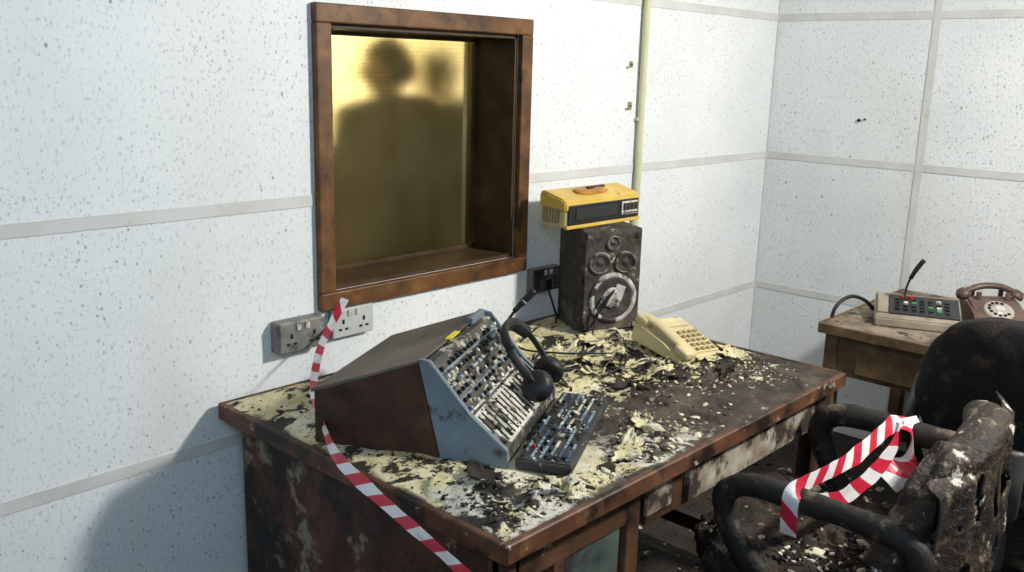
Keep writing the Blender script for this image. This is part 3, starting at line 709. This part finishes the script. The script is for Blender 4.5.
puff('seat',(0,.0,.45),(.50,.48,.10),M['chairfab'],cb_,k=4,amp=.01)
puff('backrest',(0,-.25,.74),(.52,.10,.48),M['chairfab'],cb_,rot=(math.radians(10),0,0),k=2.6,amp=.014,func=lambda p:Vector((p.x,p.y+.6*p.x*p.x,p.z)))
sweep('back_bracket',[(0,-.05,.39),(0,-.24,.39),(0,-.32,.48),(0,-.32,.62)],.02,M['steel'],cb_,flat=(1.6,.6))
armloop(cb_,'arm_left',-.27,M['blackp'],y0=-.20,y1=.12,z=.66,amp=0); armloop(cb_,'arm_right',.27,M['blackp'],y0=-.20,y1=.12,z=.66,amp=0)
rubble('debris_on_floor',900,lambda rd:(rd.uniform(-2.4,-.3),rd.uniform(-2.2,-.2)),lambda x,y:0,(.004,.016),[M['rubbledark'],M['rubble']],seed=21,wt=[.82,.18])

# ---------------------------------------------------------------- barrier tape
bt_=empty('barrier_tape')
ribbon('strip',[(-2.445,-.034,.955),(-2.50,-.05,.90),(-2.60,-.13,.86),(-2.72,-.27,.815),(-2.80,-.42,.785),(-2.86,-.56,.765),(-2.875,-.75,.725),(-2.885,-.95,.685),(-2.90,-1.15,.63),(-2.95,-1.35,.5),(-3.0,-1.5,.2),(-3.0,-1.52,.01)],.026,
  [(.8,-.6,.2),(.8,-.6,.2),(.6,-.4,.5),(.6,-.4,.5),(.3,.3,.9),(.3,0,.9),(.3,.1,.9),(.1,0,1),(.3,0,1),(.5,0,1),(1,0,.2),(1,0,0)],M['tape'],bt_,stripe=.085)
bt2=empty('barrier_tape')
ribbon('strip_across_arms',[(-2.165,-1.27,.60),(-2.18,-1.275,.65),(-2.185,-1.28,.708),(-2.12,-1.285,.718),(-1.9,-1.29,.708),(-1.68,-1.29,.728),(-1.58,-1.29,.730),(-1.55,-1.29,.70)],.038,
  [(0,1,0),(0,1,0),(0,1,.4),(0,.3,1),(0,.2,1),(0,.4,.9),(0,1,0),(0,1,0)],M['tape'],bt2,stripe=.095)
ribbon('strip_hanging',[(-1.62,-1.30,.728),(-1.67,-1.31,.69),(-1.76,-1.30,.635),(-1.90,-1.28,.605),(-2.0,-1.26,.62),(-2.15,-1.25,.685)],.045,
  [(0,.2,1),(0,.1,1),(0,.1,1),(.1,.1,1),(0,.2,1),(0,.3,.9)],M['tape'],bt2,stripe=.095)
ribbon('strip_tail',[(-1.60,-1.30,.735),(-1.62,-1.33,.70),(-1.66,-1.335,.65),(-1.73,-1.32,.600)],.070,[(.7,.2,.7),(.8,.3,.5),(.8,.1,.6),(.5,.1,1)],M['tape'],bt2,stripe=.095)

# ---------------------------------------------------------------- people behind the glass
M['skin']=plain('skin',(.42,.25,.17),.5); M['hair']=plain('hair_dark',(.02,.015,.01),.6)
M['eye']=plain('eye_white',(.7,.7,.7),.2)
def person(name,loc,rz,sc,jacket,trou,arm):
    e=empty(name,loc,rz)
    e.scale=(sc,sc,sc)
    mj=plain(name+'_jacket',jacket,.85); mt=plain(name+'_trousers',trou,.85); ms=plain(name+'_shoes',(.02,.018,.015),.5)
    V=[];E=[];R=[]
    def add(p,r,parent=None):
        V.append(p); R.append(r if isinstance(r,tuple) else (r,r)); i=len(V)-1
        if parent is not None: E.append((parent,i))
        return i
    pel=add((0,0,.93),(.125,.115)); s1=add((0,.005,1.06),(.120,.112),pel); ch=add((0,0,1.20),(.125,.115),s1); uc=add((0,.01,1.31),(.095,.09),ch)
    nk=add((0,.01,1.415),(.056,.056),uc); add((0,-.005,1.52),(.050,.052),nk)
    wr={}
    for sx,ap in ((-1,arm[0]),(1,arm[1])):
        sh=add((.135*sx,.01,1.305),(.060,.060),uc); mid=add((.180*sx,.015,1.20),(.056,.056),sh)
        el=add(ap[0],(.048,.048),mid)
        m2=[(a+b)/2 for a,b in zip(ap[0],ap[1])]; fa=add(tuple(m2),(.043,.043),el); w=add(ap[1],(.033,.028),fa); wr[sx]=(ap[0],ap[1])
        hp_=add((.090*sx,0,.86),(.095,.095),pel); th=add((.095*sx,-.005,.66),(.082,.082),hp_); kn_=add((.10*sx,-.01,.48),(.062,.064),th); cf=add((.10*sx,.015,.32),(.056,.058),kn_)
        an=add((.10*sx,.02,.10),(.042,.045),cf); heel=add((.105*sx,.0,.045),(.04,.04),an); toe=add((.115*sx,-.13,.035),(.042,.028),heel)
    me=bpy.data.meshes.new(name+'_b'); me.from_pydata([Vector(v) for v in V],E,[])
    ob=bpy.data.objects.new(name+'_b',me); COL.objects.link(ob)
    def bake(ob,sub=2):
        ob.modifiers.new('s','SKIN'); sm=ob.modifiers.new('d','SUBSURF'); sm.levels=sub
        dg=bpy.context.evaluated_depsgraph_get(); dg.update(); m=bpy.data.meshes.new_from_object(ob.evaluated_get(dg)); bpy.data.objects.remove(ob)
        for p in m.polygons: p.use_smooth=True
        return m
    ob.modifiers.new('s0','SKIN')
    ld=me.skin_vertices[0].data
    for i,r in enumerate(R): ld[i].radius=r; ld[i].use_root=(i==0)
    ob.modifiers.clear(); m=bake(ob)
    m.materials.clear()
    for mm in (mj,mt,ms,M['skin']): m.materials.append(mm)
    for p in m.polygons:
        z=p.center.z
        p.material_index=0 if z>.80 or abs(p.center.x)>.19 else (1 if z>.09 else 2)
        if z>1.465 and abs(p.center.x)<.1: p.material_index=3
    bo=bpy.data.objects.new('body',m); COL.objects.link(bo); bo.parent=e
    for sx in (-1,1):
        el,w=Vector(wr[sx][0]),Vector(wr[sx][1]); d=(w-el).normalized()
        side=Vector((0,-1,0)); side=(side-d*side.dot(d)).normalized(); pn=d.cross(side)
        if pn.x*sx>0: pn=-pn
        V2=[];E2=[];R2=[];roots=[]
        def chain(ps,rs):
            b=len(V2); roots.append(b)
            for k,(q,r) in enumerate(zip(ps,rs)):
                V2.append(q); R2.append((r,r) if not isinstance(r,tuple) else r)
                if k: E2.append((b+k-1,b+k))
        chain([w-d*.02,w+d*.03,w+d*.075],[(.026,.022),(.040,.017),(.040,.015)])
        for k,(o_,ln) in enumerate(((.028,.070),(.010,.080),(-.009,.074),(-.027,.058))):
            b0=w+d*.07+side*o_
            chain([b0,b0+d*.020+pn*.002,b0+d*(.02+ln*.4)+pn*.010,b0+d*(.02+ln*.72)+pn*.026,b0+d*(.02+ln*.85)+pn*.042],[.0095,.0092,.0088,.0082,.0072])
        b0=w+d*.025+side*.028
        chain([b0,b0+side*.022+d*.02+pn*.008,b0+side*.030+d*.048+pn*.016,b0+side*.030+d*.070+pn*.022],[.013,.012,.0105,.009])
        m0=bpy.data.meshes.new('h'); m0.from_pydata(V2,E2,[]); oh=bpy.data.objects.new('h',m0); COL.objects.link(oh)
        oh.modifiers.new('s0','SKIN')
        for i,r in enumerate(R2): m0.skin_vertices[0].data[i].radius=r; m0.skin_vertices[0].data[i].use_root=(i in roots)
        oh.modifiers.clear(); mh=bake(oh,1); mh.materials.clear(); mh.materials.append(M['skin'])
        h=bpy.data.objects.new('hand_%s'%('left' if sx>0 else 'right'),mh); COL.objects.link(h); h.parent=e
    hc=Vector((0,-.015,1.60))
    def sculpt(d):
        p=Vector((d.x*.076,d.y*.094,d.z*.115))
        if d.z<0:
            p.x*=1-.28*(-d.z)**1.2
            if d.y>0: p.y*=1-.35*(-d.z)
            if d.y<0: p.y*=1-.06*(-d.z)
        g=lambda x0,z0,sx,sz: math.exp(-((p.x-x0)/sx)**2-((p.z-z0)/sz)**2)
        if d.y<0:
            p.y-=.024*g(0,-.022,.011,.020)+.010*g(0,.0,.008,.02)
            p.y+=.010*(g(-.030,.004,.016,.011)+g(.030,.004,.016,.011))
            p.y-=.006*g(0,.024,.045,.009)
            p.y-=.007*g(0,-.060,.020,.008)
            p.y-=.009*g(0,-.093,.022,.014)
        return p
    bm=bmesh.new(); bmesh.ops.create_uvsphere(bm,u_segments=72,v_segments=48,radius=1)
    for v in bm.verts: v.co=sculpt(v.co.normalized())+hc
    fin('head',bm,M['skin'],e,smooth=True)
    bm=bmesh.new(); bmesh.ops.create_uvsphere(bm,u_segments=48,v_segments=32,radius=1)
    for v in bm.verts:
        d=v.co.normalized(); p=sculpt(d)*1.09
        if d.y<-.1 and d.z<.45: p=p*.80
        if d.z<-.45: p=p*.80
        v.co=p*(1+.03*noise.noise(d*6))+hc
    fin('hair',bm,M['hair'],e,smooth=True)
    for sx in (-1,1):
        puff('ear_%s'%('r' if sx<0 else 'l'),hc+Vector((.079*sx,.008,-.012)),(.014,.036,.060),M['skin'],e,k=2.2,amp=0,rot=(.15,0,.3*sx),seg=24)
        puff('eye_%s'%('r' if sx<0 else 'l'),hc+Vector((.030*sx,-.078,.004)),(.022,.018,.016),M['eye'],e,k=2,amp=0,seg=20)
    sweep('mouth',[hc+Vector((-.022,-.084,-.060)),hc+Vector((0,-.094,-.059)),hc+Vector((.022,-.084,-.060))],.003,M['red'],e)
    sweep('collar',[(.066*math.cos(a),.01+.064*math.sin(a),1.435) for a in [i*math.pi/5 for i in range(10)]],.018,mj,e,closed=True,n=4)
    return e
armA=(((-.205,.03,1.08),(-.200,-.01,.86)),((.205,.03,1.08),(.200,-.01,.86)))
person('standing_visitor',(-1.700,.66,0),math.radians(215),.985,(.03,.03,.025),(.02,.025,.04),armA)
person('standing_visitor',(-1.10,1.05,0),math.radians(205),.970,(.05,.045,.035),(.03,.03,.03),armA)

# ---------------------------------------------------------------- lights
def area(name,loc,target,size,power,col,size_y=None):
    l=bpy.data.lights.new(name,'AREA'); l.energy=power; l.color=col; l.size=size
    if size_y: l.shape='RECTANGLE'; l.size_y=size_y
    o=bpy.data.objects.new(name,l); COL.objects.link(o); o.location=loc
    d=Vector(target)-Vector(loc); o.rotation_euler=d.to_track_quat('-Z','Y').to_euler(); return o
area('ceiling_lamp_key',(-1.2,-2.45,2.42),(-2.3,-.2,.7),.20,88,(1,.96,.88))
area('cool_fill_light',(-4.3,-2.6,2.42),(-3.2,0,1.0),1.0,38,(.54,.77,1.0))  # unseen bluish fill, added to brighten the left wall and tint the shadows
area('corridor_lamp',(-.35,1.5,2.40),(-.35,3.2,.2),.8,130,(1,.85,.50),.5)
area('corridor_fill_light',(-.15,2.35,.18),(-.15,3.2,.75),.7,26,(1,.85,.50),.15)  # added fill that brightens the lower corridor wall behind the glass
up=empty('fill_light_housing',(-.15,2.30,0)); box('housing',(0,-.02,.05),(.74,.10,.09),M['steel'],up,bev=.01); boxes('feet',[((x,-.02,.008),(.06,.14,.016)) for x in (-.3,.3)],M['blackp'],up)  # made-up housing below the added corridor fill, out of view
w=bpy.data.worlds.new('World'); S.world=w; w.use_nodes=True
w.node_tree.nodes['Background'].inputs[0].default_value=(.5,.65,.9,1); w.node_tree.nodes['Background'].inputs[1].default_value=.15

# ---------------------------------------------------------------- camera
cam=bpy.data.cameras.new('camera'); co=bpy.data.objects.new('camera',cam); COL.objects.link(co); S.camera=co
F=Vector((.712,.658,-.229)).normalized(); D=Vector((-.146,-.171,-.973)); D=(D-F*D.dot(F)).normalized(); Rr=D.cross(F)
m=Matrix((( Rr.x,-D.x,-F.x,-3.98),(Rr.y,-D.y,-F.y,-2.09),(Rr.z,-D.z,-F.z,1.60),(0,0,0,1)))
co.matrix_world=m; cam.sensor_width=36; cam.lens=32.6; cam.clip_start=.02
